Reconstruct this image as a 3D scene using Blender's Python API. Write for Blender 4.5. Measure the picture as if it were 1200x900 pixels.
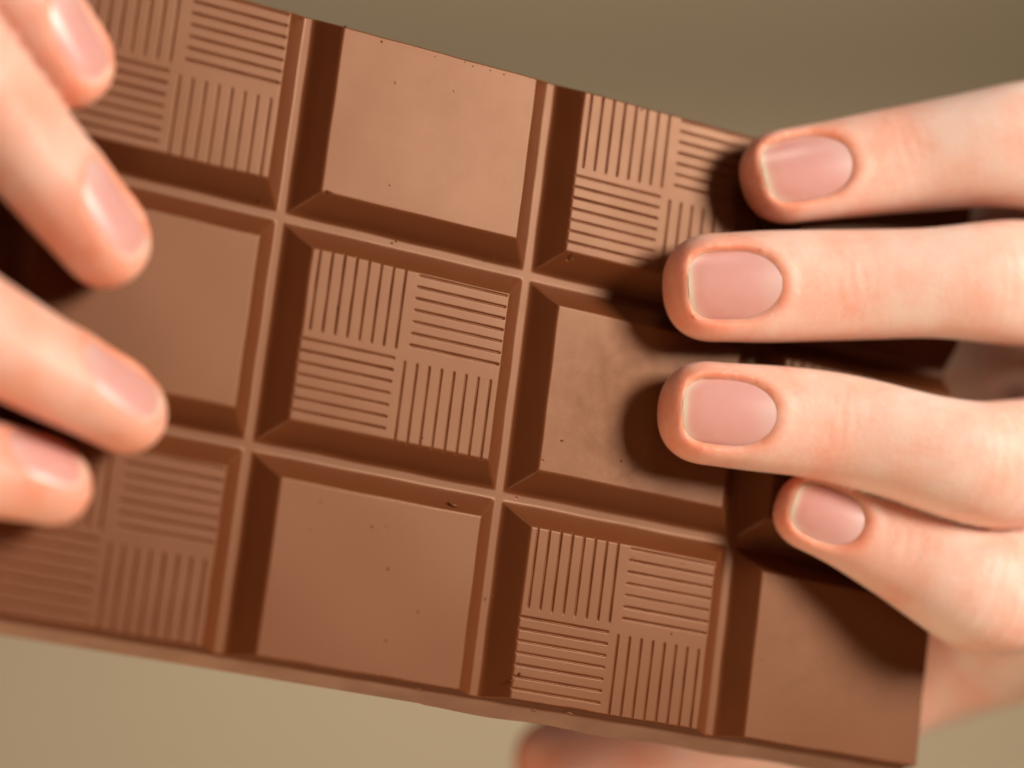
import bpy, math, random
import numpy as np
from mathutils import Matrix, Vector

# ------------------------------------------------------------------ clear
for o in list(bpy.data.objects):
    bpy.data.objects.remove(o, do_unlink=True)
SC = bpy.context.scene
COL = SC.collection
rng = np.random.default_rng(7)
random.seed(7)

# ------------------------------------------------------------------ camera
FPX, DEPTH = 3600.0, 388.0          # focal length in photo pixels (1200 wide), focus distance in mm
cam_d = bpy.data.cameras.new("camera")
cam_d.sensor_width = 36.0
cam_d.lens = 36.0 * FPX / 1200.0
cam_d.clip_start, cam_d.clip_end = 0.02, 50.0
cam_d.dof.use_dof = True
cam_d.dof.focus_distance = 0.406
cam_d.dof.aperture_fstop = 6.6
cam_d.dof.aperture_blades = 0
cam = bpy.data.objects.new("camera", cam_d)
cam.rotation_euler = (math.radians(90), 0, 0)     # at the origin, looking along +Y
COL.objects.link(cam)
SC.camera = cam

# ------------------------------------------------------------------ world + lamps + exposure
w = bpy.data.worlds.new("World")
SC.world = w
w.use_nodes = True
bg = w.node_tree.nodes["Background"]
bg.inputs[0].default_value = (1.0, 0.86, 0.70, 1)
bg.inputs[1].default_value = 0.05

def area(name, loc, target, size, size_y, power, col, spread=180):
    l = bpy.data.lights.new(name, 'AREA')
    l.shape = 'RECTANGLE'; l.size = size; l.size_y = size_y
    l.energy = power; l.color = col; l.spread = math.radians(spread)
    o = bpy.data.objects.new(name, l)
    o.location = loc
    o.rotation_euler = (Vector(target) - Vector(loc)).to_track_quat('-Z', 'Y').to_euler()
    COL.objects.link(o)
    return o
CEN = (0.0, 0.39, 0.0)
def aim(d, r):
    v = Vector((d[0], -d[2], d[1])).normalized()     # d given as right, up, towards camera
    return Vector(CEN) + v * r
area("key_softbox", aim((0.87, 0.345, 0.39), 0.76), CEN, 0.26, 0.26, 8.8, (1.0, 0.90, 0.77))
area("fill_window", aim((0.15, 0.92, 0.40), 1.2), CEN, 0.34, 0.30, 2.4, (1.0, 0.91, 0.78))
area("added_low_fill", aim((-0.30, -0.84, 0.42), 0.42), CEN, 0.5, 0.4, 2.2, (1.0, 0.74, 0.50))  # unseen lamp added below to lift the bar's underside and thumb
area("backdrop_lamp", (0.05, 2.92, 1.15), (0.05, 2.91, -0.40), 1.3, 0.15, 17.0, (1.0, 0.90, 0.72), 120)

SC.view_settings.view_transform = 'Standard'
SC.view_settings.look = 'None'
SC.view_settings.exposure = 0.0
SC.view_settings.gamma = 1.0
SC.view_settings.use_curve_mapping = False
SC.cycles.use_denoising = True
try:
    SC.cycles.denoiser = 'OPENIMAGEDENOISE'
except Exception:
    pass
SC.cycles.use_adaptive_sampling = False
SC.cycles.max_bounces = 5

# ------------------------------------------------------------------ geometry of the shot (mm, camera axes: right, up, towards camera)
RB = np.array([[0.87634923, 0.12364388, 0.46553648],
               [-0.19159193, 0.97622442, 0.10138253],
               [-0.44193275, -0.17803954, 0.87920269]])
TB = np.array([-29.78948, 21.538097, -395.98006])
PV, PU = 30.0, 30.0 * 1.209           # row and column pitch of the bar
EDGE = 0.895                          # outer rows / columns are shorter
DF = 3.12                             # height of the faces above the groove floor
BACK = -4.5                           # back of the bar below the groove floor
DRAFT, DRAFT2 = math.tan(math.radians(5.0)), math.tan(math.radians(20.0))
DRAFT_TOP = math.tan(math.radians(16.0))   # faces to groove floor, floor to back
NB = RB[:, 2]

def pt(px, py, h):
    """point at height h (mm) over the bar's face plane, seen in the photo at px, py"""
    d = np.array([(px - 600) / FPX, (450 - py) / FPX, -1.0])
    p0 = TB + NB * (DF + h)
    return d * (p0 @ NB) / (d @ NB)

def to_world(v):                      # camera axes mm -> world metres
    v = np.asarray(v, float)
    return np.stack([v[..., 0], -v[..., 2], v[..., 1]], -1) * 0.001

def mesh_obj(name, verts, faces, mat, parent=None, smooth=True):
    me = bpy.data.meshes.new(name)
    verts = np.ascontiguousarray(verts, np.float32)
    faces = np.ascontiguousarray(faces, np.int32)
    k = faces.shape[1]
    me.vertices.add(len(verts)); me.vertices.foreach_set("co", verts.ravel())
    me.loops.add(faces.size); me.loops.foreach_set("vertex_index", faces.ravel())
    me.polygons.add(len(faces))
    me.polygons.foreach_set("loop_start", np.arange(0, faces.size, k, dtype=np.int32))
    me.polygons.foreach_set("loop_total", np.full(len(faces), k, np.int32))
    me.update(calc_edges=True)
    me.validate()
    if smooth:
        me.polygons.foreach_set("use_smooth", np.ones(len(me.polygons), bool))
    if mat: me.materials.append(mat)
    o = bpy.data.objects.new(name, me)
    COL.objects.link(o)
    if parent: o.parent = parent
    return o

def add_color(o, name, cols):
    a = o.data.color_attributes.new(name, 'FLOAT_COLOR', 'POINT')
    c = np.ones((len(cols), 4), np.float32); c[:, :cols.shape[1]] = cols
    a.data.foreach_set("color", c.ravel())

# ------------------------------------------------------------------ materials
def new_mat(name):
    m = bpy.data.materials.new(name); m.use_nodes = True
    nt = m.node_tree
    return m, nt, nt.nodes["Principled BSDF"]
def node(nt, t, **kw):
    n = nt.nodes.new(t)
    for k, v in kw.items(): setattr(n, k, v)
    return n
def noise(nt, coord, scale, detail=4, rough=0.55):
    n = node(nt, "ShaderNodeTexNoise")
    n.inputs["Scale"].default_value = scale; n.inputs["Detail"].default_value = detail
    n.inputs["Roughness"].default_value = rough
    nt.links.new(coord, n.inputs["Vector"])
    return n
def ramp(nt, val, lo, hi, a=0.0, b=1.0):
    n = node(nt, "ShaderNodeMapRange")
    n.inputs[1].default_value = lo; n.inputs[2].default_value = hi
    n.inputs[3].default_value = a; n.inputs[4].default_value = b
    nt.links.new(val, n.inputs[0])
    return n.outputs[0]
def math_n(nt, op, a, b):
    n = node(nt, "ShaderNodeMath", operation=op)
    for i, v in enumerate((a, b)):
        if isinstance(v, (int, float)): n.inputs[i].default_value = v
        else: nt.links.new(v, n.inputs[i])
    return n.outputs[0]
def mix_col(nt, fac, a, b):
    n = node(nt, "ShaderNodeMix", data_type='RGBA')
    for s, v in ((0, fac), (6, a), (7, b)):
        if isinstance(v, (int, float)): n.inputs[s].default_value = v
        elif isinstance(v, tuple): n.inputs[s].default_value = (*v, 1)
        else: nt.links.new(v, n.inputs[s])
    return n.outputs[2]
def bump(nt, h, strength, dist, prev=None):
    n = node(nt, "ShaderNodeBump")
    n.inputs["Strength"].default_value = strength; n.inputs["Distance"].default_value = dist
    nt.links.new(h, n.inputs["Height"])
    if prev: nt.links.new(prev, n.inputs["Normal"])
    return n.outputs[0]

def chocolate():
    m, nt, p = new_mat("milk_chocolate")
    tc = node(nt, "ShaderNodeTexCoord").outputs["Object"]
    big = noise(nt, tc, 28, 3).outputs[0]
    mid = noise(nt, tc, 170, 4).outputs[0]
    fine = noise(nt, tc, 2200, 3).outputs[0]
    # smeared, thumbed patches on two of the squares (object space, metres in the bar)
    def patch(x, y, r):
        d = node(nt, "ShaderNodeVectorMath", operation='DISTANCE')
        nt.links.new(tc, d.inputs[0]); d.inputs[1].default_value = (x, y, 0.003)
        return ramp(nt, d.outputs["Value"], r * 0.4, r, 1.0, 0.0)
    sm = math_n(nt, 'ADD', patch(0.0545, -0.017, 0.018), patch(0.090, -0.043, 0.020))
    blot = noise(nt, tc, 300, 6, 0.7).outputs[0]
    smear = math_n(nt, 'MULTIPLY', sm, ramp(nt, blot, 0.36, 0.74))
    c = mix_col(nt, ramp(nt, big, 0.3, 0.7), (0.114, 0.0300, 0.0085), (0.126, 0.0335, 0.0098))
    c = mix_col(nt, ramp(nt, mid, 0.35, 0.7, 0.0, 0.35), c, (0.122, 0.034, 0.0105))
    c = mix_col(nt, math_n(nt, 'MULTIPLY', smear, 0.45), c, (0.11, 0.048, 0.020))
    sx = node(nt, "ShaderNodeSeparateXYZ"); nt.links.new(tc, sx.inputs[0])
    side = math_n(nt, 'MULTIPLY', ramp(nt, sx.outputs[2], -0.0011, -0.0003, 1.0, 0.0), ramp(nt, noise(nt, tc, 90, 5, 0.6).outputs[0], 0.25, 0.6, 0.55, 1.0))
    c = mix_col(nt, side, c, (0.36, 0.205, 0.145))          # pale side of the slab: grazing bounce light painted into its colour
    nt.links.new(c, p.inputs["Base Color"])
    r = math_n(nt, 'ADD', ramp(nt, mid, 0.3, 0.75, 0.0, 0.03), ramp(nt, big, 0.3, 0.7, 0.375, 0.42))
    r = math_n(nt, 'ADD', r, math_n(nt, 'MULTIPLY', smear, 0.13))
    nt.links.new(r, p.inputs["Roughness"])
    p.inputs["IOR"].default_value = 1.5
    p.inputs["Specular Tint"].default_value = (1.0, 0.62, 0.42, 1)
    p.inputs["Specular IOR Level"].default_value = 0.49
    b = bump(nt, fine, 0.07, 0.00006)
    b = bump(nt, mid, 0.04, 0.00010, b)
    # scattered pin-holes
    vo = node(nt, "ShaderNodeTexVoronoi"); vo.inputs["Scale"].default_value = 330
    nt.links.new(tc, vo.inputs["Vector"])
    wn = node(nt, "ShaderNodeTexWhiteNoise"); nt.links.new(vo.outputs["Position"], wn.inputs["Vector"])
    pin = math_n(nt, 'MULTIPLY', ramp(nt, vo.outputs["Distance"], 0.03, 0.075, 1.0, 0.0), ramp(nt, wn.outputs["Value"], 0.86, 0.9))
    b = bump(nt, math_n(nt, 'SUBTRACT', 1.0, pin), 0.35, 0.00010, b)
    b = bump(nt, math_n(nt, 'MULTIPLY', smear, blot), 0.12, 0.00012, b)
    nt.links.new(b, p.inputs["Normal"])
    return m

def skin():
    m, nt, p = new_mat("skin")
    tc = node(nt, "ShaderNodeTexCoord").outputs["Object"]
    at = node(nt, "ShaderNodeAttribute"); at.attribute_name = "tint"
    sep = node(nt, "ShaderNodeSeparateColor"); nt.links.new(at.outputs["Color"], sep.inputs[0])
    blotch = noise(nt, tc, 130, 4).outputs[0]
    fine = noise(nt, tc, 900, 4).outputs[0]
    red = math_n(nt, 'ADD', math_n(nt, 'MULTIPLY', sep.outputs[0], 0.85), ramp(nt, blotch, 0.35, 0.72, -0.12, 0.42))
    c = mix_col(nt, red, (0.79, 0.575, 0.495), (0.75, 0.285, 0.180))
    c = mix_col(nt, ramp(nt, fine, 0.4, 0.75, 0.0, 0.16), c, (0.82, 0.63, 0.52))
    nt.links.new(c, p.inputs["Base Color"])
    p.inputs["Roughness"].default_value = 0.46
    p.inputs["IOR"].default_value = 1.4
    p.inputs["Specular IOR Level"].default_value = 0.4
    p.subsurface_method = 'RANDOM_WALK'
    p.inputs["Subsurface Weight"].default_value = 0.85
    p.inputs["Subsurface Radius"].default_value = (1.0, 0.36, 0.20)
    p.inputs["Subsurface Scale"].default_value = 0.0016
    vo = node(nt, "ShaderNodeTexVoronoi"); vo.inputs["Scale"].default_value = 1300
    nt.links.new(tc, vo.inputs["Vector"])
    b = bump(nt, vo.outputs["Distance"], 0.15, 0.00014)
    b = bump(nt, noise(nt, tc, 420, 5, 0.6).outputs[0], 0.22, 0.00025, b)
    nt.links.new(b, p.inputs["Normal"])
    return m

def nail_mat():
    m, nt, p = new_mat("fingernail")
    at = node(nt, "ShaderNodeAttribute"); at.attribute_name = "tint"
    tc = node(nt, "ShaderNodeTexCoord").outputs["Object"]
    n = noise(nt, tc, 500, 3).outputs[0]
    c = mix_col(nt, ramp(nt, n, 0.3, 0.8, 0.0, 0.12), at.outputs["Color"], (0.80, 0.50, 0.44))
    nt.links.new(c, p.inputs["Base Color"])
    p.inputs["Roughness"].default_value = 0.28
    p.inputs["Specular IOR Level"].default_value = 0.6
    p.inputs["Subsurface Weight"].default_value = 0.5
    p.inputs["Subsurface Radius"].default_value = (1.0, 0.4, 0.25)
    p.inputs["Subsurface Scale"].default_value = 0.0012
    nt.links.new(bump(nt, n, 0.12, 0.0001), p.inputs["Normal"])
    return m

def backdrop_mat():
    m, nt, p = new_mat("backdrop_paper")
    tc = node(nt, "ShaderNodeTexCoord").outputs["Object"]
    n = noise(nt, tc, 2.5, 3).outputs[0]
    nt.links.new(mix_col(nt, n, (0.29, 0.222, 0.148), (0.31, 0.24, 0.162)), p.inputs["Base Color"])
    p.inputs["Roughness"].default_value = 0.85
    return m
M_CHOC, M_SKIN, M_NAIL, M_BACK = chocolate(), skin(), nail_mat(), backdrop_mat()

# ------------------------------------------------------------------ backdrop: a paper sweep, wall curving into table
prof = [(3.0, 2.6)]
for a in np.linspace(0, 90, 14):
    r = 0.7
    prof.append((3.0 - r + r * math.cos(math.radians(a)), 0.30 - r * math.sin(math.radians(a))))
prof.append((0.1, -0.40))
prof = np.array(prof)
xs = np.linspace(-3.2, 3.2, 9)
V = np.array([(x, y, z) for x in xs for (y, z) in prof])
n = len(prof)
F = np.array([(i * n + j, i * n + j + 1, (i + 1) * n + j + 1, (i + 1) * n + j) for i in range(len(xs) - 1) for j in range(n - 1)])
bd = mesh_obj("backdrop", V, F, M_BACK)
bd["kind"] = "structure"

# ------------------------------------------------------------------ the chocolate bar
bar = bpy.data.objects.new("chocolate_bar", None)
COL.objects.link(bar)
Wm = np.eye(4)
Cw = np.array([[1, 0, 0], [0, 0, -1], [0, 1, 0]], float)
Wm[:3, :3] = Cw @ RB
Wm[:3, 3] = to_world(TB)
bar.matrix_world = Matrix(Wm.tolist())
bar["label"] = "milk chocolate bar of plain and line-patterned squares held between two hands"
bar["category"] = "chocolate bar"

def smin(a, b, k):
    h = np.clip(0.5 + 0.5 * (b - a) / k, 0, 1)
    return b * (1 - h) + a * h - k * h * (1 - h)
def smax(a, b, k): return -smin(-a, -b, k)

U_EDGES = [-1 - EDGE, -1, 0, 1, 2, 2 + EDGE]
V_EDGES = [-1 - EDGE, -1, 0, EDGE]
OUT = -BACK * DRAFT2                    # how far the back sticks out past the groove floor's end
OUT_TOP = 0.45
WALL, FLOOR = 3.72, 0.80               # face edge and floor edge from the groove's centre line
def axis_lines(lo, hi, olo, ohi, extra, step):
    c = []
    for edge, sgn, outer in ((lo, 1, olo), (hi, -1, ohi)):
        if outer: t = np.r_[np.linspace(0, OUT + 1.2, 26), np.linspace(OUT + 1.4, OUT + 2.2, 4)]
        else: t = np.r_[np.linspace(0, 1.8, 11), np.linspace(2.0, 3.2, 6), np.linspace(3.35, 4.3, 10)]
        c.append(edge + sgn * t)
    c.append(np.arange(lo + 4.6, hi - 4.5, step))
    c.append(np.asarray(extra, float))
    a = np.unique(np.round(np.concatenate(c), 3))
    keep = [a[0]]
    for x in a[1:]:
        if x - keep[-1] > 0.045 or x == a[-1]: keep.append(x)
    return np.array(keep)

PITS = {(3, 2): [(0.13, 0.115, 0.33, 0.5)], (2, 2): [(0.125, 0.14, 0.2, 0.35)]}
def make_square(i, j, patterned):
    u0, u1 = U_EDGES[i] * PU, U_EDGES[i + 1] * PU
    v0, v1 = V_EDGES[j] * PV, V_EDGES[j + 1] * PV
    oL, oR, oB, oT = i == 0, i == 4, j == 0, j == 2
    if oL: u0 -= OUT
    if oR: u1 += OUT
    if oB: v0 -= OUT
    if oT: v1 += OUT_TOP
    # face rectangle
    fo = OUT + DF * DRAFT
    fx0, fx1 = u0 + (fo if oL else WALL), u1 - (fo if oR else WALL)
    fy0, fy1 = v0 + (fo if oB else WALL), v1 - (OUT_TOP + DF * DRAFT_TOP if oT else WALL)
    cx, cy = (fx0 + fx1) / 2, (fy0 + fy1) / 2
    ex, ey, vl, hl = [], [], [], []
    if patterned:
        def lines(a, b, n): return a + (b - a) * (np.arange(n) + 0.62) / n
        gapx, gapy = 0.35, 0.3
        nl = 8
        vl = [(x, cy + 0.75, fy1 + 0.25) for x in lines(fx0, cx - gapx, nl)] + [(x, fy0 - 0.25, cy - 0.75) for x in lines(cx + gapx - 0.9, fx1 - 0.5, nl)]
        hl = [(y, cx + 1.0, fx1 - 0.35) for y in lines(cy + gapy, fy1 - 0.1, 7)] + [(y, fx0 + 0.1, cx - 1.0) for y in lines(fy0 + 0.1, cy - gapy, 7)]
        hl = [(y + 0.3, a, b) for y, a, b in hl]
        offs = [-0.32, -0.22, -0.14, -0.06, 0.06, 0.14, 0.22, 0.32]
        for l in vl: ex += [l[0] + o for o in offs]
        for l in hl: ey += [l[0] + o for o in offs]
        for yy in (cy + 0.75, cy - 0.75): ey += [yy + o for o in (-0.3, -0.1, 0.1, 0.3)]
        for xx in (cx + 1, cx - 1, fx1 - 0.35): ex += [xx + o for o in (-0.3, -0.1, 0.1, 0.3)]
    pits = []
    for (a, b, r, dep) in PITS.get((i, j), []):
        x, y = u0 + a * (u1 - u0), v0 + b * (v1 - v0)
        pits.append((x, y, r, dep))
        ex += [x + k * r for k in (-1.2, -0.8, -0.4, 0, 0.4, 0.8, 1.2)]; ey += [y + k * r for k in (-1.2, -0.8, -0.4, 0, 0.4, 0.8, 1.2)]
    far = i == 0
    X = axis_lines(u0, u1, oL, oR, ex, 0.9 if not patterned else 0.55)
    Y = axis_lines(v0, v1, oB, oT, ey, 0.9 if not patterned else 0.55)
    x, y = np.meshgrid(X, Y, indexing='ij')
    sd = i * 3.7 + j * 5.1
    wob = 0.04 * np.sin(x * 0.5 + sd) * np.sin(y * 0.6 - sd)
    H = np.full_like(x, DF) + 0.03 * np.sin(x * 0.21 + sd) * np.sin(y * 0.27 + sd)
    wallz = None
    for t, outer in ((x - u0, oL), (u1 - x, oR), (y - v0, oB), (v1 - y, oT)):
        if outer: continue
        z = DF * (t + wob - FLOOR) / (WALL - FLOOR)
        wallz = z if wallz is None else smin(wallz, z, 0.22)
    H = smin(H, wallz, 0.22)
    H = smax(H, np.zeros_like(H), 0.36)
    g = np.zeros_like(x)
    def prof_l(dx): return np.exp(-(np.abs(dx) / 0.105) ** 2.4)
    def fade(c, a, b): return np.clip((c - a) / 0.22 + 0.5, 0, 1) * np.clip((b - c) / 0.22 + 0.5, 0, 1)
    for l in vl: g = np.maximum(g, prof_l(x - l[0]) * fade(y, l[1], l[2]) * (0.24 + 0.05 * math.sin(l[0] * 7 + sd)) * (0.85 + 0.15 * np.sin(y * 0.9 + l[0] * 3)))
    for l in hl: g = np.maximum(g, prof_l(y - l[0]) * fade(x, l[1], l[2]) * (0.24 + 0.05 * math.sin(l[0] * 5 + sd)) * (0.85 + 0.15 * np.sin(x * 0.9 + l[0] * 3)))
    H = H - g * np.clip((H - DF + 0.35) / 0.25, 0, 1)
    for (a, b, r, dep) in pits:
        H -= dep * np.clip(1.15 - np.hypot(x - a, y - b) / r, 0, 1) ** 0.7
    # outer sides, drafted outwards, with a slightly ragged back edge
    for t, outer, along, o_ in ((x - u0, oL, y, OUT), (u1 - x, oR, y, OUT), (y - v0, oB, x, OUT), (v1 - y, oT, x, OUT_TOP)):
        if not outer: continue
        rag = 0.02 * np.sin(along * 0.45 + 1) + 0.012 * np.sin(along * 1.1)
        tr = t + rag * (t > 0.01)

        z = np.where(tr < o_, BACK - BACK * tr / o_, (tr - o_) / (DRAFT_TOP if o_ == OUT_TOP else DRAFT))
        H = smin(H, z, 0.30)
    H = np.maximum(H, BACK)
    if oB:                              # flash of chocolate along part of the lower back edge
        fl = np.clip((x - (0.86 * PU + 0.4 * np.sin(y))) / 0.5, 0, 1) * (0.25 + 0.12 * np.sin(x * 0.35))
        y = np.where(y < v0 + 0.9, y - fl * np.clip((v0 + 0.9 - y) / 0.9, 0, 1), y)
    V = np.stack([x, y, H], -1).reshape(-1, 3) * 0.001
    nx, ny = x.shape
    idx = np.arange(nx * ny).reshape(nx, ny)
    F = np.stack([idx[:-1, :-1], idx[1:, :-1], idx[1:, 1:], idx[:-1, 1:]], -1).reshape(-1, 4)
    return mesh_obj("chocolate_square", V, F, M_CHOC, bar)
for i in range(5):
    for j in range(3):
        pat = (i + j) % 2 == 1
        s = make_square(i, j, pat)
        if pat: s["label"] = "square with four quarters of engraved lines"
# flat back
x0, x1 = U_EDGES[0] * PU - OUT + .05, U_EDGES[-1] * PU + OUT - .05
y0, y1 = V_EDGES[0] * PV - OUT + .05, V_EDGES[-1] * PV + OUT_TOP - .05
zb, zt = BACK - 0.25, BACK + 0.03
V = np.array([(x0, y0, zt), (x1, y0, zt), (x1, y1, zt), (x0, y1, zt),
              (x0 + .3, y0 + .3, zb), (x1 - .3, y0 + .3, zb), (x1 - .3, y1 - .3, zb), (x0 + .3, y1 - .3, zb)]) * 0.001
F = np.array([(4, 7, 6, 5), (0, 1, 5, 4)[::-1], (1, 2, 6, 5)[::-1], (2, 3, 7, 6)[::-1], (3, 0, 4, 7)[::-1], (0, 1, 2, 3)])
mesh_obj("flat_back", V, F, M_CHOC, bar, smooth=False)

# crumbs and a curled shaving stuck to the bar (bar coordinates, mm)
def cam_to_bar(p): return RB.T @ (np.asarray(p) - TB)
def crumb(px, py, h, sx, sy, sz, rot, seed):
    r = np.random.default_rng(seed)
    c = cam_to_bar(pt(px, py, h))
    vs, fs = [], []
    nu, nv = 7, 5
    for a in range(nv):
        for b in range(nu):
            th, ph = math.pi * (a + 0.5) / nv, 2 * math.pi * b / nu
            k = 1 + r.uniform(-0.14, 0.14)
            q = np.array([math.sin(th) * math.cos(ph) * sx, math.sin(th) * math.sin(ph) * sy, math.cos(th) * sz]) * k
            vs.append((q[0] * math.cos(rot) - q[1] * math.sin(rot), q[0] * math.sin(rot) + q[1] * math.cos(rot), q[2]))
    for a in range(nv - 1):
        for b in range(nu):
            fs.append((a * nu + b, (a + 1) * nu + b, (a + 1) * nu + (b + 1) % nu, a * nu + (b + 1) % nu))
    top, bot = len(vs), len(vs) + 1
    vs += [(0, 0, sz), (0, 0, -sz)]
    V = (np.array(vs) + c) * 0.001
    F = [list(f) for f in fs]
    for b in range(nu):
        F.append([top, b, (b + 1) % nu, (b + 1) % nu]); F.append([bot, (nv - 1) * nu + (b + 1) % nu, (nv - 1) * nu + b, (nv - 1) * nu + b])
    me = bpy.data.meshes.new("crumb")
    me.from_pydata([tuple(v) for v in V], [], [tuple(dict.fromkeys(f)) for f in F])
    me.polygons.foreach_set("use_smooth", np.ones(len(me.polygons), bool))
    me.materials.append(M_CHOC)
    o = bpy.data.objects.new("crumb", me); COL.objects.link(o); o.parent = bar
for k, c in enumerate([(531, 592, -0.75, .95, .30, .34, -.2), (600, 797, .05, .45, .22, .2, .3), (609, 790, .1, .22, .18, .2, 0),
                       (387, 46, -1.8, .18, .14, .12, 0), (464, 283, -2.6, .16, .14, .12, 0),
                       (462, 256, -1.6, .15, .13, .1, 0), (578, 302, -2.0, .15, .13, .1, 0), (702, 573, -1.2, .15, .13, .1, 0),
                       (436, 617, .05, .17, .13, .1, 0), (452, 751, .05, .16, .12, .1, 0), (305, 235, -2.4, .16, .14, .12, 0),
                       (577, 699, -2.2, .16, .14, .1, 0), (490, 808, -.8, .6, .15, .12, -.2), (668, 836, -1.0, .9, .14, .12, -.18),
                       (625, 833, -1.2, .4, .13, .12, -.2), (405, 31, .02, .2, .15, .12, 0)]):
    crumb(*c, seed=k)

# fine dust of chocolate on the faces and along the upper rim
dust = np.random.default_rng(21)
for k in range(26):
    if k < 12:
        t = dust.uniform(0, 1); px, py, h = 345 + 520 * t, 18 + 138 * t + dust.uniform(1, 5), 0.0
    else: px, py, h = dust.uniform(300, 860), dust.uniform(90, 800), 0.02
    r_ = dust.uniform(0.07, 0.15)
    q = cam_to_bar(pt(px, py, h))
    if k >= 12 and (min(q[0] % PU, PU - q[0] % PU) < 4.2 or min(q[1] % PV, PV - q[1] % PV) < 4.2): continue
    crumb(px, py, h, r_ * dust.uniform(1, 2), r_, r_ * 0.8, dust.uniform(0, 3), seed=100 + k)

# ------------------------------------------------------------------ hands: implicit surface, meshed by surface nets
def spline(P, step=1.4):
    """smooth centre line through joints, dense samples"""
    P = np.asarray(P, float)
    Q = np.vstack([2 * P[0] - P[1], P, 2 * P[-1] - P[-2]])
    out, js = [], [0.0]
    for k in range(1, len(Q) - 2):
        p0, p1, p2, p3 = Q[k - 1:k + 3]
        L = np.linalg.norm(p2 - p1)
        t = np.linspace(0, 1, max(3, int(L / step)), endpoint=False)[:, None]
        m1, m2 = (p2 - p0) * 0.5, (p3 - p1) * 0.5
        m1 *= L / max(np.linalg.norm(m1), 1e-6) * 0.95; m2 *= L / max(np.linalg.norm(m2), 1e-6) * 0.95
        out.append((2 * t**3 - 3 * t**2 + 1) * p1 + (t**3 - 2 * t**2 + t) * m1 + (-2 * t**3 + 3 * t**2) * p2 + (t**3 - t**2) * m2)
        js.append(sum(len(o) for o in out))
    out.append(P[-1:])
    C = np.vstack(out)
    s = np.r_[0, np.cumsum(np.linalg.norm(np.diff(C, axis=0), axis=1))]
    return C, s, s[[min(int(j), len(s) - 1) for j in js]]

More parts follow.
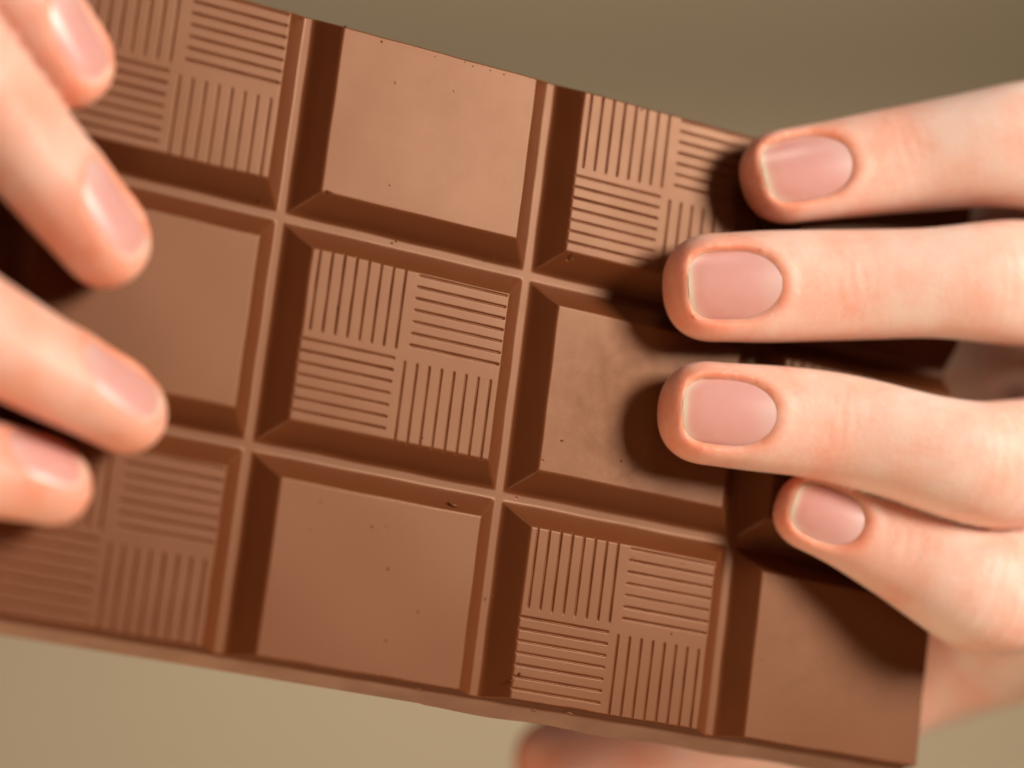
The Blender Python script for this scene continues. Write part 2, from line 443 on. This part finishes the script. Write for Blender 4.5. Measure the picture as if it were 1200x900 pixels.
class Finger:
    def __init__(f, joints, dorsal, prof, cap=7.0, nail=None, base_blend=8.0):
        """joints: cap centre, DIP, PIP, MCP(...) in mm; prof: rows (joint position, half width, dorsal, palmar)"""
        f.C, f.s, f.js = spline(joints)
        T = np.gradient(f.C, axis=0); f.T = T / np.linalg.norm(T, axis=1)[:, None]
        D = np.asarray(dorsal, float)
        if D.ndim == 1: D = np.tile(D, (len(f.js), 1))
        Di = np.stack([np.interp(f.s, f.js, D[:, k]) for k in range(3)], 1)
        N = Di - (Di * f.T).sum(1)[:, None] * f.T
        f.N = N / np.linalg.norm(N, axis=1)[:, None]
        f.B = np.cross(f.T, f.N)
        pr = np.asarray(prof, float)
        sk = np.interp(pr[:, 0], np.arange(len(f.js)), f.js)
        dense = np.linspace(0, f.s[-1], 400)
        f.tab = []
        for k in (1, 2, 3):
            v = np.interp(dense, sk, pr[:, k])
            w_ = 2.2 / (dense[1] - dense[0]); m = int(3 * w_)
            ker = np.exp(-0.5 * (np.arange(-m, m + 1) / w_) ** 2); ker /= ker.sum()
            f.tab.append(np.convolve(np.pad(v, m, mode='edge'), ker, 'valid'))
        f.dense = dense; f.cap = cap; f.nail = nail; f.k = base_blend
        rmax = pr[:, 1:].max() + 26
        f.lo, f.hi = f.C.min(0) - rmax - 5, f.C.max(0) + rmax + 5
    def local(f, p):
        out_i = np.empty(len(p), np.int64)
        C2 = (f.C ** 2).sum(1).astype(np.float32); Ct = (2 * f.C.T).astype(np.float32)
        for a in range(0, len(p), 200000):
            q = p[a:a + 200000].astype(np.float32)
            out_i[a:a + 200000] = np.argmin(C2[None] - q @ Ct, 1)
        r = p - f.C[out_i]
        t = (r * f.T[out_i]).sum(1)
        return f.s[out_i] + t, (r * f.B[out_i]).sum(1), (r * f.N[out_i]).sum(1)
    def rad(f, s):
        sc = np.clip(s, 0, f.s[-1])
        return [np.interp(sc, f.dense, t) for t in f.tab]
    def sheet(f, s, u):
        """height of the nail plate over the centre line"""
        n = f.nail; b, ad, ap = f.rad(s)
        q = (s - n['s0']) / (n['s1'] - n['s0'])
        v0 = n['z0'] + (n['z1'] - n['z0']) * q + 0.9 * q * (1 - q)
        return v0 - u * u / (2 * n['R'])
    def foot(f, s, u):
        n = f.nail
        sm, hl = (n['s0'] + n['s1']) / 2, (n['s1'] - n['s0']) / 2
        q = np.abs((s - sm) / hl); uu = np.abs(u / n['W'])
        ex = np.where(s > sm, 2.4, 3.4)
        return ((q ** ex + uu ** ex) ** (1 / ex) - 1) * n['W']
    def sdf(f, p):
        s, u, v = f.local(p)
        b, ad, ap = f.rad(s)
        av = np.where(v > 0, ad, ap)
        w_ = np.where(s < 0, -s / f.cap, np.where(s > f.s[-1], (s - f.s[-1]) / b, 0.0))
        e = 2.25
        rr = (np.abs(u / b) ** e + np.abs(v / av) ** e) ** (1 / e)
        rr = (rr ** 2.45 + w_ ** 2.45) ** (1 / 2.45)
        d = (rr - 1) * np.minimum(np.minimum(b, av), f.cap)
        axial = np.where(s < 0, s, np.where(s > f.s[-1], s - f.s[-1], 0.0))
        far = np.sqrt(u * u + v * v + axial * axial) - 0.5 * (b + ad)      # plain distance once well clear of the skin
        t = np.clip((far - 2.5) / 3.0, 0, 1)
        d = d * (1 - t) + far * t
        # dorsal creases over the joints
        if len(f.js) > 2:
            cr = 0
            for jj, amp in ((1, 0.10), (2, 0.13)):
                if jj < len(f.js) - 0:
                    for o, a in ((-2.6, .6), (-0.9, 1.0), (0.9, .9), (2.7, .6)):
                        cr = cr + amp * a * np.exp(-((s - f.js[jj] - o - 0.35 * np.sin(u * .8 + o)) / 0.42) ** 2)
            d = d + cr * np.clip(v / ad, 0, 1) * np.clip(1.2 - np.abs(u) / b, 0, 1)
        if f.nail:
            fd = f.foot(s, u)
            z = f.sheet(s, u)
            top = v > 0
            fold = 0.22 * np.exp(-((fd - 0.9) / 0.9) ** 2) * np.clip((s - f.nail['s0'] + 0.5) / 5.0, 0, 1)
            d = np.where(top, d - fold, d)
            q = np.clip((0.30 - fd) / 1.05, 0, 1); q = q * q * (3 - 2 * q)
            d = d + np.where(top, q, 0.0) * np.maximum(0.0, v - (z - 0.38) - d)
        return d
    def tint(f, p):
        s, u, v = f.local(p)
        r = 0.80 * np.exp(-np.clip(s + f.cap, 0, 99) / 13.0) + 0.10
        if len(f.js) > 2:
            r += 0.16 * np.exp(-((s - f.js[1]) / 4.0) ** 2)
            r += 0.18 * np.exp(-((s - f.js[2]) / 5.0) ** 2)
        b, ad, ap = f.rad(s)
        r += 0.22 * np.clip(-v / ap, 0, 1)
        if f.nail:
            fd = f.foot(s, u)
            r += np.where(v > 0, 0.45 * np.exp(-(fd / 0.9) ** 2), 0)
        return np.clip(r, 0, 1)
    def make_nail(f, parent):
        n = f.nail
        ns, nu = 40, 24
        rows, cols = [], []
        sm, hl = (n['s0'] + n['s1']) / 2, (n['s1'] - n['s0']) / 2
        grow = 1.0
        for layer in (0.0, -0.22):
            for a in range(ns + 1):
                q = -math.cos(math.pi * a / ns)                 # -1 free edge .. 1 cuticle
                ex = 3.4 if q < 0 else 2.4
                wid = n['W'] * grow * max(1 - min(abs(q), 1) ** ex, 0.0) ** (1 / ex)
                wid = max(wid, 0.02)
                s = sm + q * hl * grow
                for c in range(nu + 1):
                    u = wid * (-1 + 2 * c / nu)
                    ss = s + (0.15 * u * u / n['W'] if q < 0 else 0) * max(0, -q)
                    z = float(f.sheet(np.array(ss), np.array(u))) + layer
                    edge = min(1.0, abs(u) / max(n['W'], .1))
                    z -= 0.10 * edge ** 6
                    i = int(np.argmin(np.abs(f.s - max(ss, 0.0))))
                    base = f.C[i] + f.T[i] * (ss - f.s[i])
                    rows.append(base + f.B[i] * u + f.N[i] * z)
                    df = ss - (n['s0'] - 0.04 * hl)
                    fdv = float(f.foot(np.array(ss), np.array(u)))
                    fe = 1 / (1 + math.exp(-(fdv + 0.52) / 0.12)) * min(1.0, max(0.0, (-q - 0.45) / 0.2))
                    lun = math.exp(-((ss - n['s1'] + 0.6) ** 2 / 5.5 + u * u / (0.45 * n['W'] ** 2)))
                    pink = np.array([0.77, 0.33, 0.30])
                    col = pink * (1 - 0.5 * lun) + np.array([0.79, 0.52, 0.49]) * 0.5 * lun
                    band = math.exp(-((fdv + 1.3) / 0.5) ** 2) * (q < -0.3)
                    col = col * (1 - 0.25 * band) + np.array([0.68, 0.25, 0.15]) * 0.25 * band
                    col = col * (1 - fe) + np.array([0.86, 0.58, 0.44]) * fe
                    cols.append(col)
        m1 = (ns + 1) * (nu + 1)
        idx = np.arange(m1).reshape(ns + 1, nu + 1)
        F = [np.stack([idx[:-1, :-1], idx[:-1, 1:], idx[1:, 1:], idx[1:, :-1]], -1).reshape(-1, 4)]
        F.append(F[0][:, ::-1] + m1)
        loop = np.r_[idx[0, :], idx[1:, -1], idx[-1, -2::-1], idx[-2:0:-1, 0]]
        nx_ = np.roll(loop, -1)
        F.append(np.stack([loop, loop + m1, nx_ + m1, nx_], -1))
        F = np.vstack(F)
        W_ = to_world(np.array(rows))
        # orient outwards: first layer's normal along +N
        q = F[len(F) // 4]
        nn = np.cross(W_[q[1]] - W_[q[0]], W_[q[2]] - W_[q[0]])
        Nw = to_world(f.N[0]); 
        if nn @ Nw < 0: F = F[:, ::-1]
        o = mesh_obj("fingernail", W_, F, M_NAIL, parent)
        add_color(o, "tint", np.array(cols))
        return o

def capsule(p, a, b, ra, rb):
    a, b = np.asarray(a, float), np.asarray(b, float)
    ab = b - a
    t = np.clip(((p - a) @ ab) / (ab @ ab), 0, 1)
    r = p - a - t[:, None] * ab
    return np.sqrt(np.einsum('ij,ij->i', r, r)) - (ra + (rb - ra) * t)

def hand_sdf(fingers, caps, p, blk=0):
    palm = np.full(len(p), 60.0)
    for (a, b, ra, rb) in caps:
        if blk:
            near = capsule(p.reshape(-1, blk, 3)[:, blk // 2], a, b, ra, rb) < 26.0
            if not near.any(): continue
            m = np.repeat(near, blk)
            palm[m] = smin(palm[m], capsule(p[m], a, b, ra, rb), 9.0)
        else: palm = smin(palm, capsule(p, a, b, ra, rb), 9.0)
    d = palm.copy()
    for f in fingers:
        if blk:                            # skip blocks of points far from this finger
            mid = p.reshape(-1, blk, 3)[:, blk // 2]
            near = np.all((mid > f.lo) & (mid < f.hi), axis=1)
            if near.any(): near[near] = f.sdf(mid[near]) < 14.0 + f.k
            m = np.repeat(near, blk)
        else: m = np.all((p > f.lo) & (p < f.hi), axis=1)
        if not m.any(): continue
        q = f.sdf(p[m])
        d[m] = np.minimum(d[m], smin(q, palm[m], f.k))
    return d

def surface_nets(fn, lo, hi, h, B=8):
    lo, hi = np.asarray(lo, float), np.asarray(hi, float)
    nb = np.ceil((hi - lo) / (h * B)).astype(int)
    g = np.stack(np.meshgrid(*[np.arange(k) for k in nb], indexing='ij'), -1).reshape(-1, 3)
    ctr = lo + (g + 0.5) * h * B
    dc = fn(ctr)
    act = g[np.abs(dc) < h * B * 0.87 * 1.35 + 0.8]
    N = nb * B + 2
    loc = np.stack(np.meshgrid(*[np.arange(B + 1)] * 3, indexing='ij'), -1).reshape(-1, 3)
    ids_all, vert_all, edges = [], [], []
    cid = lambda c: (c[..., 0] * N[1] + c[..., 1]) * N[2] + c[..., 2]
    cell_ids, cell_pos, quads = [], [], [[], [], []]
    for a in range(0, len(act), 500):
        blk = act[a:a + 500]
        gi = blk[:, None, :] * B + loc[None]
        D = fn((lo + gi.reshape(-1, 3) * h), (B + 1) ** 3).reshape(len(blk), B + 1, B + 1, B + 1)
        S = D < 0
        cnt = 0
        cs = [D[:, i:B + i, j:B + j, k:B + k] for i in (0, 1) for j in (0, 1) for k in (0, 1)]
        ss = np.stack([c < 0 for c in cs], -1)
        mixed = ss.any(-1) & ~ss.all(-1)
        bi, ci, cj, ck = np.nonzero(mixed)
        if len(bi) == 0: continue
        vals = np.stack(cs, -1)[bi, ci, cj, ck]
        corner = np.array([(i, j, k) for i in (0, 1) for j in (0, 1) for k in (0, 1)], float)
        acc = np.zeros((len(bi), 3)); num = np.zeros(len(bi))
        for e0 in range(8):
            for ax in range(3):
                bit = (4, 2, 1)[ax]
                if e0 & bit: continue
                e1 = e0 | bit
                v0, v1 = vals[:, e0], vals[:, e1]
                cr = (v0 < 0) != (v1 < 0)
                t = np.where(cr, v0 / np.where(cr, v0 - v1, 1), 0)
                acc += np.where(cr[:, None], corner[e0] + (corner[e1] - corner[e0]) * t[:, None], 0)
                num += cr
        cell = blk[bi] * B + np.stack([ci, cj, ck], -1)
        cell_ids.append(cid(cell)); cell_pos.append(lo + (cell + acc / num[:, None]) * h)
        for ax in range(3):
            e1 = (4, 2, 1)[ax]
            cr = (vals[:, 0] < 0) != (vals[:, e1] < 0)
            quads[ax].append(np.c_[cell[cr], (vals[cr, 0] < 0)])
    ids = np.concatenate(cell_ids); pos = np.concatenate(cell_pos)
    o = np.argsort(ids); ids, pos = ids[o], pos[o]
    Fs = []
    for ax in range(3):
        q = np.concatenate(quads[ax])
        c, neg = q[:, :3], q[:, 3].astype(bool)
        b1, b2 = np.zeros(3, int), np.zeros(3, int)
        b1[(ax + 1) % 3] = 1; b2[(ax + 2) % 3] = 1
        quad = np.stack([cid(c), cid(c - b1), cid(c - b1 - b2), cid(c - b2)], -1)
        k = np.searchsorted(ids, quad); k = np.clip(k, 0, len(ids) - 1)
        ok = (ids[k] == quad).all(1)
        k, neg = k[ok], neg[ok]
        k[~neg] = k[~neg][:, ::-1]
        Fs.append(k)
    return pos, np.vstack(Fs)

def smooth_verts(V, F, it, lam=0.5):
    e = np.vstack([F[:, [0, 1]], F[:, [1, 2]], F[:, [2, 3]], F[:, [3, 0]]])
    e = np.vstack([e, e[:, ::-1]])
    cnt = np.bincount(e[:, 0], minlength=len(V))[:, None]
    for k in range(it):
        for l in (lam, -lam * 1.03):
            acc = np.stack([np.bincount(e[:, 0], weights=V[e[:, 1], c], minlength=len(V)) for c in range(3)], 1)
            V = V + l * (acc / np.maximum(cnt, 1) - V)
    return V

def build_hand(fingers, caps, lo, hi, h, label, flush=0.0):
    fn = lambda p, blk=0: hand_sdf(fingers, caps, p, blk)
    V, F = surface_nets(fn, lo, hi, h)
    V = smooth_verts(V, F, 3)
    hand = mesh_obj("hand", to_world(V), F, M_SKIN)
    t = np.full(len(V), 0.15)
    best = np.full(len(V), 1e9)
    for f in fingers:
        m = np.all((V > f.lo) & (V < f.hi), axis=1)
        d = np.abs(f.sdf(V[m])); idx = np.nonzero(m)[0]
        better = (d < best[idx]) & (d < 3)
        tv = f.tint(V[m][better])
        t[idx[better]] = tv; best[idx[better]] = d[better]
    t = np.clip(t + flush, 0, 1)
    add_color(hand, "tint", np.stack([t, t, t], 1))
    hand["label"] = label
    hand["category"] = "hand"
    for f in fingers:
        if f.nail: f.make_nail(hand)
    return hand

def profile(b0, b1, b2, bp, flat=0.70):
    """rows: joint position, half width, dorsal, palmar; b0 tip, b1 DIP, b2 mid, bp PIP"""
    return [(0, b0, b0 * 0.66, b0 * 0.78), (0.35, b0 * 1.05, b0 * 0.72, b0 * 0.84), (1, b1, b1 * 0.80, b1 * 0.82),
            (1.5, b2, b2 * 0.88, b2 * 0.90), (2, bp, bp * 0.92, bp * 0.86), (2.5, bp * 0.97, bp * 0.92, bp * 0.95), (3, bp * 1.12, bp * 1.05, bp * 1.05)]
def nail(W, s0, s1, b0, R=7.0, lift=0.0):
    return dict(W=W, s0=s0, s1=s1, z0=b0 * 0.465 + lift, z1=b0 * 0.745 - 0.15 + lift, R=R)

# --- the hand at the bar's right end
D0 = np.array([0.10, 0.12, 1.0])
idx_f = Finger([pt(929, 206, 5.6), pt(1050, 188, 8.0), pt(1215, 170, 13.0), pt(1330, 205, -9)], [0.05, 0.22, 1.0], profile(6.5, 7.4, 8.0, 9.2), 7.4, nail(4.8, -5.7, 7.2, 6.5))
mid_f = Finger([pt(842, 337, 6.0), pt(985, 334, 8.5), pt(1180, 331, 13.5), pt(1320, 345, -7)], [0.05, 0.06, 1.0], profile(7.3, 7.6, 7.5, 8.8), 7.6, nail(5.0, -5.9, 7.0, 7.3))
rng_f = Finger([pt(836, 485, 5.8), pt(975, 500, 8.3), pt(1165, 545, 13.0), pt(1305, 500, -9)], [0.02, 0.12, 1.0], profile(6.9, 7.4, 7.7, 9.0), 7.6, nail(4.8, -5.8, 7.1, 6.9))
pin_f = Finger([pt(958, 603, 4.8), pt(1050, 643, 7.0), pt(1160, 693, 8.6), pt(1290, 640, -14)], [-0.05, 0.25, 1.0], profile(5.3, 6.9, 7.8, 9.2), 6.1, nail(4.0, -4.7, 5.8, 5.3, 6.0))
th_f = Finger([pt(664, 902, -68), pt(845, 862, -60), pt(1085, 772, -40), pt(1270, 690, -52)], [0.1, -0.3, -1.0],
              [(0, 8.5, 6.5, 7.5), (0.5, 9.5, 7.5, 8.5), (1, 10, 9, 9), (2, 10.5, 10, 10.5), (3, 13, 13, 14)], 8.0, None, 12.0)
wr = pt(1330, 440, -8) + np.array([52.0, -22.0, -48.0])
el = wr + np.array([75.0, -75.0, -60.0])
capsR = [(pt(1195, 262, -4), pt(1270, 270, -6), 7.5, 9), (pt(1190, 470, -17), pt(1225, 330, -16), 9.5, 9.5), (pt(1225, 330, -16), pt(1240, 200, -15), 9.5, 9.0), (pt(1190, 470, -17), pt(1230, 690, -22), 9.5, 9.5), (pt(1330, 205, -9), wr + np.array([-4, 15, 2]), 10.5, 15), (pt(1320, 345, -7), wr + np.array([0, 6, 2]), 11, 16),
         (pt(1305, 500, -9), wr + np.array([2, -5, 0]), 10.5, 16), (pt(1290, 640, -14), wr + np.array([2, -14, -4]), 10.5, 15),
         (pt(1200, 720, -24), wr + np.array([-2, -16, 2]), 10.0, 16), (pt(1270, 690, -52), wr + np.array([-10, 6, -6]), 13, 15),
         (wr, el, 23, 30)]
allp = np.vstack([f.C for f in (idx_f, mid_f, rng_f, pin_f, th_f)] + [wr[None], el[None]])
build_hand([idx_f, mid_f, rng_f, pin_f, th_f], capsR, allp.min(0) - 34, allp.max(0) + 34, 0.45,
           "hand with four sharp fingernails gripping the right end of the chocolate bar")

# --- the hand at the bar's left end
def Dl(ax, k): return np.array([0.62 * k, 0.50 * k, 0.80])
l1 = Finger([pt(76, 60, 6.0), pt(-22, -75, 8.5), pt(-150, -235, 14), pt(-470, -330, -6)], [1.0, 0.30, 0.55], profile(6.4, 7.2, 7.4, 8.6), 7.0, nail(4.7, -5.3, 7.2, 6.4))
l2 = Finger([pt(116, 268, 6.2), pt(-8, 122, 8.5), pt(-185, -70, 14), pt(-490, -170, -6)], [0.95, 0.55, 0.55], profile(6.9, 7.5, 7.6, 8.9), 7.2, nail(5.0, -5.4, 7.6, 6.9))
l3 = Finger([pt(132, 468, 6.0), pt(-18, 388, 8.5), pt(-235, 255, 14), pt(-490, 0, -6)], [0.55, 0.85, 0.65], profile(6.4, 7.2, 7.6, 8.9), 7.2, nail(4.8, -5.4, 7.4, 6.4))
l4 = Finger([pt(48, 560, 5.4), pt(-85, 530, 7.0), pt(-240, 460, 11), pt(-470, 180, -12)], [0.0, 0.75, 0.70], profile(5.9, 6.7, 7.0, 8.0), 6.2, nail(4.2, -4.7, 6.2, 5.9, 6.4))
l5 = Finger([pt(-60, 300, -20), pt(-200, 180, -23), pt(-380, 20, -28), pt(-520, -140, -50)], [0.1, -0.3, -1.0],
            [(0, 8.5, 6.5, 7.5), (0.5, 9.5, 7.5, 8.5), (1, 10, 9, 9), (2, 10.5, 10, 10.5), (3, 13, 13, 14)], 8.0, None, 12.0)
wl = pt(-490, -60, -6) + np.array([-55.0, 12.0, -50.0])
ell = wl + np.array([-75.0, -60.0, -60.0])
capsL = [(pt(-470, -330, -6), wl + np.array([4, 15, 2]), 10.5, 15), (pt(-490, -170, -6), wl + np.array([0, 6, 2]), 11, 16),
         (pt(-490, 0, -6), wl + np.array([-2, -5, 0]), 10.5, 16), (pt(-470, 180, -12), wl + np.array([-2, -14, -4]), 10.5, 15),
         (pt(-520, -140, -50), wl + np.array([8, 4, -4]), 13, 15), (wl, ell, 23, 30)]
allp = np.vstack([f.C for f in (l1, l2, l3, l4, l5)] + [wl[None], ell[None]])
build_hand([l1, l2, l3, l4, l5], capsL, allp.min(0) - 34, allp.max(0) + 34, 0.6,
           "blurred hand whose fingertips reach in from the left over the chocolate bar", 0.16)
for nm, f in (("idx", idx_f), ("mid", mid_f), ("ring", rng_f), ("pin", pin_f), ("th", th_f), ("l1", l1), ("l2", l2), ("l3", l3), ("l4", l4), ("l5", l5)):
    print("LEN", nm, np.round(np.diff(f.js), 1))
